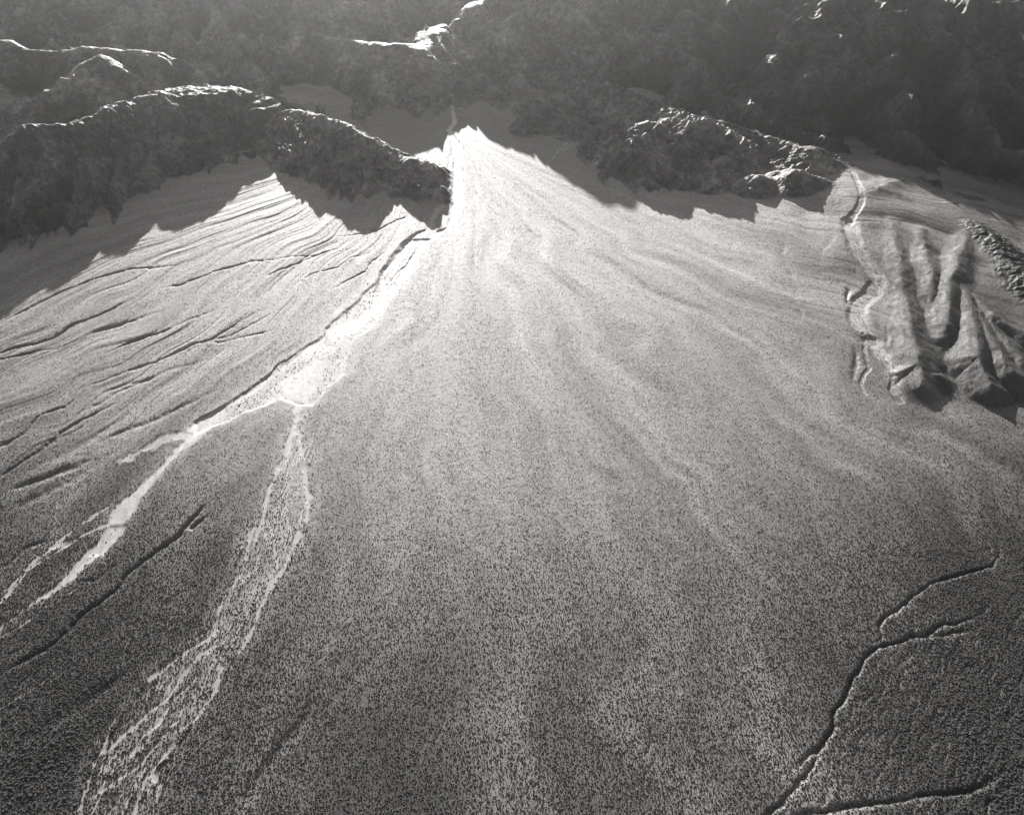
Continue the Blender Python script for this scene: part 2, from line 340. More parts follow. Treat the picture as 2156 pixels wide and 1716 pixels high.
GULLIES = [  # centre notes, depth, half width (m)
    ('D', [(1480, 710), (1350, 750), (1200, 770), (1030, 775), (900, 805), (750, 850), (600, 905), (450, 962), (350, 1010), (220, 1080), (80, 1150), (-60, 1240)], 4.5, 9),
    ('D', [(1110, 980), (980, 1030), (850, 1090), (730, 1140), (560, 1200), (480, 1260), (400, 1310), (250, 1355), (100, 1380), (0, 1420), (-100, 1460)], 7, 9),
    ('D', [(2056, 710), (1950, 715), (1845, 745), (1700, 790), (1500, 850), (1380, 905), (1250, 930)], 4, 8),
    ('D', [(1300, 1090), (1180, 1120), (1080, 1150), (950, 1190), (860, 1225), (780, 1250), (640, 1290)], 4, 12),
    ('D', [(1700, 1080), (1560, 1130), (1440, 1180), (1320, 1230), (1200, 1275), (1000, 1340), (820, 1420)], 4.5, 9),
    ('D', [(2050, 1080), (1930, 1130), (1800, 1210), (1640, 1310), (1560, 1335), (1500, 1345), (1400, 1400), (1250, 1470), (1100, 1520), (900, 1590), (780, 1640), (600, 1700)], 5, 8),
    ('D', [(1560, 1335), (1700, 1340), (1800, 1310), (1950, 1280), (2100, 1250)], 2.5, 8),
    ('D', [(600, 1300), (420, 1390), (300, 1410), (140, 1450), (0, 1465), (-80, 1480)], 4, 8),
    ('D', [(1250, 1600), (1000, 1650), (800, 1716)], 3, 14),
    ('E', [(480, 790), (380, 850), (240, 900), (160, 990), (90, 1040), (0, 1090), (-60, 1120)], 6, 9),
    ('E', [(760, 800), (640, 860), (480, 940), (370, 1010), (280, 1090), (120, 1180), (30, 1250), (-40, 1310)], 5.5, 9),
    ('E', [(1240, 560), (1000, 640), (850, 700), (700, 760), (600, 830), (450, 900)], 4, 14),
    ('E', [(1320, 740), (1100, 850), (950, 920), (760, 990), (600, 1060)], 4, 16),
    ('E', [(600, 1160), (400, 1230), (200, 1300), (0, 1370)], 4.5, 20),
    ('E', [(900, 1010), (700, 1130), (480, 1250), (260, 1370), (0, 1500)], 3.5, 26),
    ('E', [(1280, 1420), (1200, 1465), (1140, 1530), (1100, 1590), (1060, 1645), (930, 1715)], 6.5, 8),
    ('E', [(1260, 1490), (1190, 1540), (1130, 1600)], 4, 7),
    ('G', [(1090, -10), (1060, 60), (960, 125), (860, 192), (760, 270), (680, 370), (540, 490), (420, 600), (310, 690), (200, 770), (60, 860)], 7, 10),
    ('G', [(760, 170), (640, 270), (580, 320), (480, 310)], 3, 7),
    ('G', [(330, 60), (180, 110), (60, 190), (-20, 250)], 5, 10),
    ('G', [(900, 780), (640, 960), (420, 1090), (200, 1230), (0, 1370)], 4, 26),
    ('G', [(2000, 800), (1850, 1100), (1700, 1300), (1500, 1560), (1400, 1716)], 3, 24),
    ('H', [(1960, 470), (1920, 490), (1820, 540), (1760, 570), (1690, 575), (1640, 610), (1580, 650), (1500, 650), (1400, 672), (1310, 700), (1240, 735), (1200, 765), (1170, 840), (1120, 900), (1100, 960), (1085, 1030), (1030, 1090), (1015, 1130), (1020, 1190), (965, 1230), (925, 1290), (860, 1370), (760, 1455), (700, 1500)], 6.5, 7),
    ('H', [(925, 1290), (920, 1370), (860, 1470), (790, 1545), (720, 1640), (640, 1690), (560, 1740)], 5, 6),
    ('H', [(2010, 70), (2000, 150), (1960, 220), (1900, 242), (1800, 272), (1700, 305), (1600, 340), (1490, 400), (1400, 480), (1320, 530), (1300, 570), (1310, 640), (1250, 690)], 6, 7),
    ('H', [(2180, 1405), (2050, 1440), (1960, 1490), (1900, 1530), (1800, 1560), (1600, 1600), (1400, 1640), (1200, 1650), (1000, 1690), (850, 1720), (700, 1750)], 6, 8),
    ('H', [(1890, 120), (1940, 110), (1970, 170)], 3, 5),
    ('H', [(1860, 598), (1780, 620), (1700, 640), (1600, 660)], 4, 5),
    ('H', [(2020, 1560), (1935, 1640), (1908, 1740)], 4, 7),
    ('T', [(720, 1420), (712, 1500), (740, 1600), (775, 1690)], 1.2, 20),
    ('T', [(1040, 1400), (960, 1480), (930, 1560)], 1.5, 24),
    ('C', [(60, -40), (90, 220), (110, 420), (150, 510), (110, 610)], 1.2, 20),
    ('C', [(640, 830), (650, 980), (640, 1130)], 5, 16),
    ('C', [(600, 250), (570, 350), (585, 450)], 5, 16),
    ('C', [(920, 600), (910, 740), (930, 820)], 5, 9),
    ('C', [(1260, 250), (1285, 370), (1285, 470)], 8, 9),
    ('C', [(1480, 560), (1520, 680), (1520, 780), (1460, 830)], 8, 9),
    ('A', [(1800, 1200), (1720, 1240), (1650, 1320), (1580, 1400)], 2.5, 5),
    ('A', [(1690, 1045), (1620, 1100), (1500, 1140), (1380, 1200), (1300, 1230), (1000, 1260)], 3.5, 5),
    ('A', [(1750, 1320), (1730, 1370), (1660, 1450), (1620, 1510), (1540, 1580), (1500, 1650), (1490, 1716)], 2.5, 5),
    ('A', [(1150, 1330), (900, 1400), (700, 1480), (450, 1590), (380, 1630)], 3.5, 7),
    ('A', [(1450, 1370), (1150, 1450), (1000, 1540), (800, 1600), (620, 1710)], 2.5, 7),
    ('A', [(1500, 1370), (1350, 1470), (1270, 1580), (1100, 1660), (950, 1740)], 2.5, 7),
    ('A', [(650, 1450), (800, 1430), (560, 1455), (300, 1480), (150, 1515)], 2.5, 7),
    ('B', [(700, 640), (480, 740), (300, 840), (100, 900)], 2.5, 8),
    ('B', [(1110, 845), (960, 950), (820, 1055), (705, 1105), (640, 1185), (540, 1268), (440, 1340), (300, 1425)], 3, 5),
]

# ---------------------------------------------------------------- the height field
varn_vign = None
NR, NC = 1380, 1340
v = np.linspace(0, 1, NR)
ys = np.concatenate([np.linspace(330, 900, 290, endpoint=False), np.linspace(900, 2900, 900, endpoint=False), np.linspace(2900, 4000, NR - 1190)])
us = np.concatenate([np.linspace(-1.75, -1.06, 70, endpoint=False), np.linspace(-1.06, 1.06, NC - 140), np.linspace(1.06, 1.75, 71)[1:]])
HW0, HW1 = 380.0, .4506
U, Y = np.meshgrid(us, ys)
X = U * (HW0 + HW1 * Y)
shp = X.shape
x, y = X.ravel().astype(np.float32), Y.ravel().astype(np.float32)

wx = x + 9 * noise(x / 70, y / 70) + 3.5 * noise(x / 23 + 5, y / 23) + 1.4 * noise(x / 9, y / 9 + 3)
wy = y + 9 * noise(x / 70 + 40, y / 70) + 3.5 * noise(x / 23 - 9, y / 23) + 1.4 * noise(x / 9 + 60, y / 9)

r1 = np.hypot(x - AP1[0], y - AP1[1]); a1 = np.arctan2(x - AP1[0], AP1[1] - y)
a1 = a1 + (.05 * noise(x / 320, y / 320) + .022 * noise(x / 110, y / 110)) * sstep(80, 500, r1)
z = fan_base(x, y).astype(np.float32)
# radial swales and lobes of the fan
rw = np.clip(r1 / 600, 0, 1)
und = 2.2 * noise(a1 * 9, r1 / 900) + 1.3 * noise(a1 * 22 + 7, r1 / 500) + .3 * noise(a1 * 48 + 3, r1 / 300) * sstep(200, 700, r1)
left = sstep(.05, -.25, a1 + .18)
und = und + left * (1.3 * noise(a1 * 36, r1 / 420) + .7 * noise(a1 * 85, r1 / 260)) * sstep(250, 800, r1)
right = sstep(250, 800, x - .1 * (2400 - y)) * sstep(700, 1300, y)
und = und + right * (6.0 * noise(wx / 150 + 3, wy / 230) + 2.5 * noise(wx / 60, wy / 110))
z = z + rw * und + .10 * fbm(x / 12, y / 12, 3)
fan0 = z.copy()

gw = np.zeros_like(x)
for k_, pts_, dep, wd in GULLIES:
    P = fan_pts(k_, pts_)
    d, t, sd = polydist(wx * .5 + x * .5, wy * .5 + y * .5, P, wd * 2.6)
    d = np.abs(d + (1.6 * noise(x / 7, y / 7) + 1.2 * noise(x / 15 + 4, y / 15)) * (d < 60))
    n = len(P) - 1
    taper = (sstep(0, .25 * n + .3, t) * .92 + .08) * (sstep(n, .8 * n, t) * .8 + .2)
    dep, wd = dep * .50, wd * .56 * (1 + .45 * noise(x / 45, y / 45)) + .6
    dep = dep * np.clip(1 + .7 * noise(x / 90 + 8, y / 90), .15, 1.6)
    z = z - dep * taper * np.exp(-(d / (wd * .62)) ** 2)
    gw = np.maximum(gw, taper * np.exp(-(d / (wd * .35)) ** 2) * np.clip(dep / 5, 0, 1))
z = z - left * .9 * sstep(1.0, 1.5, ridged(a1 * 26 + 2, r1 / 620, 2)) * sstep(200, 450, r1) - right * .7 * sstep(1.0, 1.5, ridged(a1 * 22 + 9, r1 / 620, 2))
# washes
halo = np.zeros_like(x); wash = np.zeros_like(x); wcls = np.zeros(x.shape, np.int8)
ex, ey = x * .5 + wx * .5, y * .5 + wy * .5
for i, P in enumerate(W1):
    sd = poly_sd(ex, ey, P, 30)
    if i in (2, 3, 4): halo = np.maximum(halo, sstep(-26, 2, sd + 9 * noise(x / 18, y / 30)))
    m = sstep(-4.0, 4.0, sd + 2.5 * noise(x / 8, y / 12))
    wash = np.maximum(wash, m * (.62 + .16 * noise(ex / 10 + ey / 30, ey / 40))); z = z - 2.0 * sstep(-5, 4, sd) * (1 if i < 3 else .6)
    wcls[(sd > -1)] = 1
core = np.zeros_like(x)
for P in WCORE:
    sd = poly_sd(ex, ey, P, 30)
    core = np.maximum(core, sstep(-3.0, 5.0, sd + 3.5 * noise(x / 7, y / 12) + 3 * noise(x / 16 + 9, y / 22)))
wash = np.maximum(wash, core * (.84 + .22 * noise(ex / 6 + ey / 25, ey / 30 + ex / 60)))
braid = np.maximum(sstep(-30, 15, poly_sd(wx, wy, BRAID, 40)), sstep(-25, 12, poly_sd(wx, wy, BRAID2, 40)))
for k_, pts_, hw in STRINGS:
    d, _, _ = polydist(ex, ey, fan_pts(k_, pts_), hw * 4)
    hv = hw * np.clip(1 + 1.0 * noise(x / 28, y / 28) + .5 * noise(x / 9, y / 9), .1, 2.4)
    m = sstep(hv * 1.7, hv * .4, d) * sstep(-.8, -.25, noise(x / 55 + 30, y / 55))
    wash = np.maximum(wash, m * .62); core = np.maximum(core, m * .85); z = z - .6 * m
w2 = np.zeros_like(x)
for k_, pts_, hw0, hw1 in W2:
    P = fan_pts(k_, pts_); d, t, sd = polydist(ex, ey, P, 70)
    hw = hw0 + (hw1 - hw0) * t / (len(P) - 1)
    m = sstep(hw * 1.25, hw * .8, d)
    w2 = np.maximum(w2, m); z = z - 3.2 * sstep(hw * 1.7, hw * .75, d) * np.minimum(1, hw / 8)
    wcls[(m > .5) & (wcls == 0)] = 2
bars = ridged(wx / 7 + wy / 50, wy / 40, 3)
wash = np.maximum(wash, halo * .30)
wash = np.maximum(wash, braid * (.30 + .45 * sstep(.7, 1.5, ridged(a1 * 105 + wx / 90, r1 / 190, 3))))
wash = np.maximum(wash, .08 * sstep(.9, 1.7, ridged(a1 * 17 + 5 + wx / 600, r1 / 700, 4)) * sstep(200, 600, r1))
wash = np.maximum(wash, w2 * (.10 + .45 * sstep(.3, 1.2, bars)))

dissect = sstep(-20, 25, poly_sd(wx, wy, fan_pts('H', [(1230, 730), (1120, 900), (1030, 1130), (930, 1300), (720, 1640), (560, 1760), (2250, 1760), (2250, 380), (1900, 500), (1640, 610), (1400, 675)]), 40))
z = z - dissect * .55 * sstep(.75, 1.25, ridged((x * .8 - y * .6) / 15 + .5 * noise(x / 40, y / 40), (x * .6 + y * .8) / 90, 2))
# dissected terrace
zt = np.full_like(x, -1e4)
for P, sl, rn in SPURS:
    zt = np.maximum(zt, ridge(ex, ey, withr(P, rn), sl * 1.15, sl, rn))
zt = zt + 1.0 * (ridged(wx / 30, wy / 90, 2) - 1.0) + .4 * noise(x / 12, y / 16)
# hills
qx, qy = wx + 34 * noise(x / 210, y / 210), wy + 34 * noise(x / 210 + 50, y / 210)
def rough(h0, amp, sc=1.0, fine=1.0, oc=5):
    return amp * .5 * np.minimum(ridged(qx / (60 * sc), qy / (90 * sc), oc, .5 if oc > 3 else .38) - 1.3, .25) + fine * (3.4 * (ridged(wx / 24, wy / 24, 2) - .9) + 1.3 * noise(x / 8, y / 8))
hs = {}
lx, ly = x * .6 + wx * .4, y * .6 + wy * .4
drop = {k_: np.zeros_like(x) for k_ in ('L1', 'L2', 'R1')}
hs['L1'] = ridge(lx, ly, L1, .78, .85, 8, drop['L1'], .16, 85)
hs['L2'] = ridge(lx, ly, L2, .60, .85, 6, drop['L2'], .16, 60)
def foot(k_, pts_, n_, f_, r_):                # the foot wanders more than the crest
    global drop
    d_ = np.zeros_like(x); h_ = ridge(lx + (qx - wx) * 1.1, ly + (qy - wy) * 1.1, pts_, n_, f_, r_, d_, .2, 70)
    kk = sstep(12, 55, drop[k_])
    hs[k_] = np.where((h_ > -9e3) & (hs[k_] > -9e3), hs[k_] * (1 - kk) + h_ * kk, hs[k_])
foot('L1', L1, .78, .85, 8); foot('L2', L2, .60, .85, 6)
e0, e1 = on_fan(951, 372), on_fan(953, 452)
xe = e1[0] + (y - e1[1]) * (e0[0] - e1[0]) / (e0[1] - e1[1]) + 3 * noise(x / 20, y / 20)
hs['L2'] = np.minimum(hs['L2'], np.where(xe - x > -30, fan0 - 4 + (xe - x) * 1.3, -1e4))
hs['R1'] = ridge(lx, ly, R1, .46, .5, 6, drop['R1'], .16, 60)
foot('R1', R1, .46, .5, 6)
d2_ = np.zeros_like(x); h2_ = np.maximum.reduce([ridge(lx, ly, q_, .5, .6, 3) for q_ in (R1B, R1C, R1D)])
h3_ = np.maximum.reduce([ridge(wx, wy, q_, .5, .5, 6) for q_ in (R1S, R1T, R1U)])
drop['R1'] = np.where(h3_ > hs['R1'], 20.0, drop['R1']); hs['R1'] = np.maximum(hs['R1'], h3_)
drop['R1'] = np.where(h2_ > hs['R1'], d2_, drop['R1']); hs['R1'] = np.maximum(hs['R1'], h2_)
def union(specs):
    H_ = np.full(x.shape, -1e4, np.float32); D_ = np.zeros_like(x)
    for p_, a_, b_, r_ in specs:
        d_ = np.zeros_like(x); h_ = ridge(wx, wy, p_, a_, b_, r_, d_, .17, 130)
        D_ = np.where(h_ > H_, d_, D_); H_ = np.maximum(H_, h_)
    return H_, D_
hs['B'], drop['B'] = union([(B, .37, .5, 12), (B1, .42, .5, 10), (B1b, .5, .5, 8), (B2, .40, .5, 8), (B2b, .5, .5, 8), (B2c, .45, .45, 8), (FAR, .36, .5, 15), (SP1, .5, .5, 5), (SP2, .5, .5, 5), (SP3, .5, .5, 5)])
hs['M'] = np.maximum.reduce([ridge(wx, wy, P, .6, .5, 14) for P in (M1, M2, M3, M4)])
hs['K'] = np.maximum(ridge(wx, wy, ROCKS4, .4, .4, 14), ridge(wx, wy, ROCKS5, .4, .4, 8))
cls = np.zeros(x.shape, np.int8)          # 0 ground
rock = np.zeros_like(x); tone = np.ones_like(x)
def put(h, c, kk, amp, sc=1.0, dr=None, tn=1.0, fl=.32, fine=1.0, oc=5):
    global tone
    global z, rock
    up = np.clip((h - z) / 18, 0, 1)
    far_ = h > -9e3
    if dr is not None: up = up * (fl + (1 - fl) * sstep(1, 14, dr))
    hh = np.where(far_, h + up * rough(h, amp, sc, fine, oc), h)
    zn = np.where(far_, smax(hh, z, kk), z)
    won = far_ & (hh > z)
    cls[won] = c; tone[won] = tn
    rock = np.where(far_, np.maximum(rock * (1 - sstep(-1, 3, hh - z)), sstep(-1.5, 3, hh - z)), rock)
    z = zn.astype(np.float32)
put(zt, 4, 7.0, 0.0, fine=0.0); terr = rock.copy()
rock *= .0
put(hs['B'], 5, 6.0, 115.0, 3.6, drop['B'] * .4, tn=.9, fl=.2, fine=.55, oc=3)
tone = np.where(cls == 5, (.92 - .62 * sstep(150, 900, x + .2 * (y - 2400))) * (.48 + .85 * sstep(.0, 1.6, ridged(qx / 216, qy / 324, 3, .4))), tone)  # rock darker to the right with edge falloff painted in; crests lighter, gullies darker
put(hs['M'], 5, 3.0, 10.0, .6)
put(hs['L1'], 1, 6.0, 30.0, 1.1, drop['L1'], tn=.65)
put(hs['L2'], 2, 5.0, 20.0, .9, drop['L2'])
put(hs['R1'], 3, 6.0, 18.0, .7, drop['R1'])
put(hs['K'], 4, 3.0, 6.0, .5, tn=.3)
wash = wash * (1 - .8 * rock) * (1 - .32 * sstep(900, 1800, r1))
varn_vign = .45 * terr + .70 * sstep(750, 60, r1) + sstep(250, 2100, r1 + 120 * noise(a1 * 20, r1 / 500) + 60 * noise(a1 * 60, r1 / 200)) + .55 * sstep(600, 1000, x) + .75 * sstep(-150, -600, x) * sstep(1300, 600, y) + .85 * sstep(250, 700, x) * sstep(1150, 650, y)  # desert varnish; right-side and lower-corner terms are lens vignetting painted as darker ground
varn_vign = np.clip(varn_vign + .22 * sstep(300, -900, x) * sstep(900, 1700, r1) + (.45 * noise(a1 * 15 + 2, r1 / 800) + .3 * noise(a1 * 37 + 8, r1 / 420)) * sstep(300, 900, r1), 0, 1.6)
cls[(cls == 0) & (wcls == 1) & (wash > .3)] = 6
cls[(cls == 0) & (wcls == 2) & (wash > .1)] = 7
Z = z.reshape(shp)

# normals over the whole field, so that the pieces meet without a seam
Pg = np.stack([X, Y, Z], -1).astype(np.float32)
du = np.gradient(Pg, axis=1); dv = np.gradient(Pg, axis=0)
Ng = np.cross(du, dv); Ng /= np.linalg.norm(Ng, axis=-1, keepdims=True)

# ---------------------------------------------------------------- materials
def mat(name):
    m = bpy.data.materials.new(name); m.use_nodes = True
    nt = m.node_tree; b = nt.nodes['Principled BSDF']
    return m, nt, b
def nd(nt, t, **kw):
    n = nt.nodes.new(t)
    for k_, v_ in kw.items():
        if hasattr(n, k_) and k_ not in n.inputs: setattr(n, k_, v_)
        else: n.inputs[k_].default_value = v_
    return n
def math_(nt, op, a, b=None, clamp=False):
    n = nt.nodes.new('ShaderNodeMath'); n.operation = op; n.use_clamp = clamp
    for i, q in enumerate((a, b)):
        if q is None: continue
        if isinstance(q, (int, float)): n.inputs[i].default_value = q
        else: nt.links.new(q, n.inputs[i])
    return n.outputs[0]
def grey(nt, val):
    n = nt.nodes.new('ShaderNodeCombineColor')
    for i, f in enumerate((1.0, .965, .945)):
        nt.links.new(math_(nt, 'MULTIPLY', val, f), n.inputs[i])
    return n.outputs[0]
def attr(nt, name):
    n = nt.nodes.new('ShaderNodeAttribute'); n.attribute_name = name
    return n.outputs['Fac']
def tex(nt, scale, detail=4, rough=.6, kind='ShaderNodeTexNoise'):
    tc = nt.nodes.new('ShaderNodeTexCoord')
    n = nt.nodes.new(kind); n.inputs['Scale'].default_value = scale
    if kind == 'ShaderNodeTexNoise':
        n.inputs['Detail'].default_value = detail; n.inputs['Roughness'].default_value = rough
    nt.links.new(tc.outputs['Object'], n.inputs['Vector'])
    return n
ALB_FAN, ALB_WASH, ALB_ROCK = .31, .61, .145
def ground_mat():
    m, nt, b = mat('desert_ground')
    n1 = tex(nt, .35, 5, .7); n2 = tex(nt, .02, 4)
    fan = math_(nt, 'MULTIPLY', math_(nt, 'ADD', math_(nt, 'MULTIPLY', n1.outputs['Fac'], .55), math_(nt, 'ADD', math_(nt, 'MULTIPLY', n2.outputs['Fac'], .35), .55)), ALB_FAN)
    gr = tex(nt, .75, kind='ShaderNodeTexVoronoi'); gs = nt.nodes.new('ShaderNodeSeparateColor'); nt.links.new(gr.outputs['Color'], gs.inputs[0])
    fan = math_(nt, 'MULTIPLY', fan, math_(nt, 'ADD', math_(nt, 'MULTIPLY', math_(nt, 'POWER', gs.outputs[0], .6), 1.05), .36))
    wsh = math_(nt, 'MULTIPLY', math_(nt, 'ADD', math_(nt, 'MULTIPLY', n1.outputs['Fac'], .25), .87), ALB_WASH)
    n3 = tex(nt, .045, 5, .6); n4 = tex(nt, .45, 4, .7)
    v1 = tex(nt, .085, kind='ShaderNodeTexVoronoi'); v2 = tex(nt, .3, kind='ShaderNodeTexVoronoi')
    sp = nt.nodes.new('ShaderNodeSeparateColor'); nt.links.new(v1.outputs['Color'], sp.inputs[0])
    sp2 = nt.nodes.new('ShaderNodeSeparateColor'); nt.links.new(v2.outputs['Color'], sp2.inputs[0])
    n5 = tex(nt, .011, 5, .65)
    patch = math_(nt, 'POWER', math_(nt, 'MULTIPLY', math_(nt, 'ADD', math_(nt, 'MULTIPLY', n3.outputs['Fac'], .4), math_(nt, 'MULTIPLY', n5.outputs['Fac'], 1.0)), 1.32), 4.0)
    stone = math_(nt, 'ADD', math_(nt, 'MULTIPLY', sp.outputs[0], .65), math_(nt, 'ADD', math_(nt, 'MULTIPLY', sp2.outputs[0], .5), .32))
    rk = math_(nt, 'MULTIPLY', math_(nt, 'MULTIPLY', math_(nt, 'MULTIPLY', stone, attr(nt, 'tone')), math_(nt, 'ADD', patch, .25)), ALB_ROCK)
    fan = math_(nt, 'MULTIPLY', fan, math_(nt, 'SUBTRACT', 1.08, math_(nt, 'MULTIPLY', attr(nt, 'varnish_vignette'), .55)))  # varnish and the painted vignetting both darken the fan albedo
    def mixv(a, c, f):
        return math_(nt, 'ADD', math_(nt, 'MULTIPLY', a, math_(nt, 'SUBTRACT', 1.0, f)), math_(nt, 'MULTIPLY', c, f))
    val = mixv(mixv(fan, wsh, attr(nt, 'wash')), rk, attr(nt, 'rock'))
    nt.links.new(grey(nt, val), b.inputs['Base Color'])
    b.inputs['Roughness'].default_value = .66
    b.inputs['Specular IOR Level'].default_value = .2
    bp = nt.nodes.new('ShaderNodeBump'); bp.inputs['Distance'].default_value = 1.0
    hgt = math_(nt, 'ADD', math_(nt, 'MULTIPLY', n1.outputs['Fac'], .4),
                math_(nt, 'MULTIPLY', attr(nt, 'rock'), math_(nt, 'ADD', math_(nt, 'MULTIPLY', v1.outputs['Distance'], -4.0), math_(nt, 'ADD', math_(nt, 'MULTIPLY', v2.outputs['Distance'], -1.2), math_(nt, 'MULTIPLY', n3.outputs['Fac'], 5.0)))))
    nt.links.new(hgt, bp.inputs['Height']); bp.inputs['Strength'].default_value = .8
    nt.links.new(bp.outputs['Normal'], b.inputs['Normal'])
    return m
GM = ground_mat()
def scrub_mat():
    m, nt, b = mat('dry_scrub')
    n = tex(nt, 1.3, 3)
    nt.links.new(grey(nt, math_(nt, 'ADD', math_(nt, 'MULTIPLY', n.outputs['Fac'], .06), .03)), b.inputs['Base Color'])
    b.inputs['Roughness'].default_value = .9; b.inputs['Specular IOR Level'].default_value = .15
    return m
SM = scrub_mat()

def tag(o, label, cat, kind=None, group=None):
    o['label'] = label; o['category'] = cat
    if kind: o['kind'] = kind
    if group: o['group'] = group
def mesh_obj(name, co, faces, m, nrm=None, attrs=None, smooth=True):
    """faces: (n,3) or (n,4) index array"""
    me = bpy.data.meshes.new(name)
    k_ = faces.shape[1]
    me.vertices.add(len(co)); me.vertices.foreach_set('co', np.ascontiguousarray(co, np.float32).ravel())
    me.loops.add(faces.size); me.loops.foreach_set('vertex_index', np.ascontiguousarray(faces, np.int32).ravel())
    me.polygons.add(len(faces)); me.polygons.foreach_set('loop_start', np.arange(0, faces.size, k_, dtype=np.int32))
    me.update(calc_edges=True)
    me.polygons.foreach_set('use_smooth', np.full(len(faces), smooth))
    for n_, a_ in (attrs or {}).items():
        at = me.attributes.new(n_, 'FLOAT', 'POINT'); at.data.foreach_set('value', np.ascontiguousarray(a_, np.float32))
    me.materials.append(m)
    if nrm is not None:
        me.normals_split_custom_set_from_vertices(nrm)
    o = bpy.data.objects.new(name, me); C.objects.link(o)
    return o

# ---------------------------------------------------------------- terrain pieces
idx = np.arange(NR * NC).reshape(NR, NC)
quads = np.stack([idx[:-1, :-1], idx[:-1, 1:], idx[1:, 1:], idx[1:, :-1]], -1).reshape(-1, 4)
fc = cls[quads[:, 0]]
Pf, Nf = Pg.reshape(-1, 3), Ng.reshape(-1, 3)
PIECES = {0: ('ground', 'pale scrub-dotted alluvial fan spreading from the canyon mouth', 'ground'),
          6: ('wash', 'bright bare dry wash running from the canyon mouth down the fan', 'dry wash'),
          7: ('wash', 'thin braided dry wash winding beside the gullied terrace', 'dry wash'),
          1: ('hill', 'rocky shaded hill at left with sunlit crest and jagged shadow', 'hill'),
          2: ('hill', 'low rocky spur ending beside the bright wash', 'hill'),
          3: ('hill', 'rocky hill with sunlit top between the fan and thin braided wash', 'hill'),
          4: ('hill', 'low terrace cut into dark gullies and bright spurs', 'hill'),
          5: ('mountains', 'hazy shaded mountain front filling the top of the view', 'mountains')}
for c_ in (0, 6, 7, 1, 2, 3, 4, 5):
    q = quads[fc == c_]
    if not len(q): continue
    un, inv = np.unique(q, return_inverse=True)
    o = mesh_obj(PIECES[c_][0], Pf[un], inv.reshape(-1, 4), GM, Nf[un], {'wash': wash[un], 'rock': rock[un], 'varnish_vignette': varn_vign[un], 'tone': tone[un]})
    tag(o, PIECES[c_][1], PIECES[c_][2], 'structure')

# ---------------------------------------------------------------- scrub
def sample(field, px_, py_):
    fr = np.interp(py_, ys, np.arange(NR)); fu = np.interp(px_ / (HW0 + HW1 * py_), us, np.arange(NC))
    r0 = np.clip(fr.astype(int), 0, NR - 2); c0 = np.clip(fu.astype(int), 0, NC - 2)
    a_, b_ = fr - r0, fu - c0
    f = field
    return (f[r0, c0] * (1 - a_) * (1 - b_) + f[r0, c0 + 1] * (1 - a_) * b_ + f[r0 + 1, c0] * a_ * (1 - b_) + f[r0 + 1, c0 + 1] * a_ * b_)
SP = 1.85
gx, gy = np.meshgrid(np.arange(-1900, 1900, SP), np.arange(400, 2520, SP))
sx = (gx + (rng.random(gx.shape) - .5) * SP * 1.25).ravel(); sy = (gy + (rng.random(gx.shape) - .5) * SP * 1.25).ravel()
keep = (rng.random(len(sx)) < np.interp(sy, [700, 1500], [1.0, .55])) & (np.abs(sx) < 1.12 * (HW0 + HW1 * sy))
sx, sy = sx[keep], sy[keep]
sa = np.arctan2(sx - AP1[0], AP1[1] - sy); sr = np.hypot(sx - AP1[0], sy - AP1[1])
den = .44 + .56 * sstep(600, 2000, sr) + .10 + .32 * noise(sa * 13 + 4, sr / 900) + .36 * noise(sa * 26, sr / 420) + .22 * noise(sa * 70, sr / 160) + .15 * noise(sx / 30, sy / 30) + .25 * noise(sx / 11, sy / 11) + .2 * noise(sx / 5.5, sy / 5.5)
cw, cc, cr_ = sample(wash.reshape(shp), sx, sy), sample(core.reshape(shp), sx, sy), sample(rock.reshape(shp), sx, sy)
cb, cg = sample(braid.reshape(shp), sx, sy), sample(gw.reshape(shp), sx, sy)
dis = sample(dissect.reshape(shp), sx, sy)
st_ = ridged((sx * .8 - sy * .6) / 15 + .5 * noise(sx / 40, sy / 40), (sx * .6 + sy * .8) / 90, 2)
den = den + dis * (.25 - .75 * sstep(.75, 1.25, st_))
den = den + .6 * sstep(-150, -600, sx) * sstep(1300, 600, sy) + .5 * sstep(250, 700, sx) * sstep(1150, 650, sy)
cl = noise(sa * 160, sr / 60) + .6 * noise(sx / 9, sy / 9)
den = den * (1 - .75 * sstep(.1, .6, cw)) + (.16 + .4 * cl) * sstep(.1, .6, cw)
ch = sample(halo.reshape(shp), sx, sy); den = den - ch * (.42 - .35 * cl) * (1 - sstep(.35, .6, cw))
den = den - cb * (.42 - .3 * cl) * (1 - sstep(.1, .5, cw))
den = den * (1 - np.clip(cc * 1.1, 0, .955)) * (1 - .7 * cr_)
keep = rng.random(len(sx)) < den
sx, sy, cb, cw = sx[keep], sy[keep], cb[keep], cw[keep]
sz = sample(Z, sx, sy)
N = len(sx)
rad = (.30 + .70 * rng.random(N) ** 2.4) * (.88 + .50 * sstep(1250, 2050, np.hypot(sx - AP1[0], sy - AP1[1]))) * (1 + .35 * (cb > .5) + .3 * (cw > .25))
rad = rad * (1 - .22 * np.clip(cb, 0, 1)) * (1 + .4 * (1 - np.clip(cb, 0, 1)) * np.maximum(sstep(-150, -600, sx) * sstep(1300, 600, sy), sstep(250, 700, sx) * sstep(1150, 650, sy)))
hgt = rad * (.75 + .5 * rng.random(N))
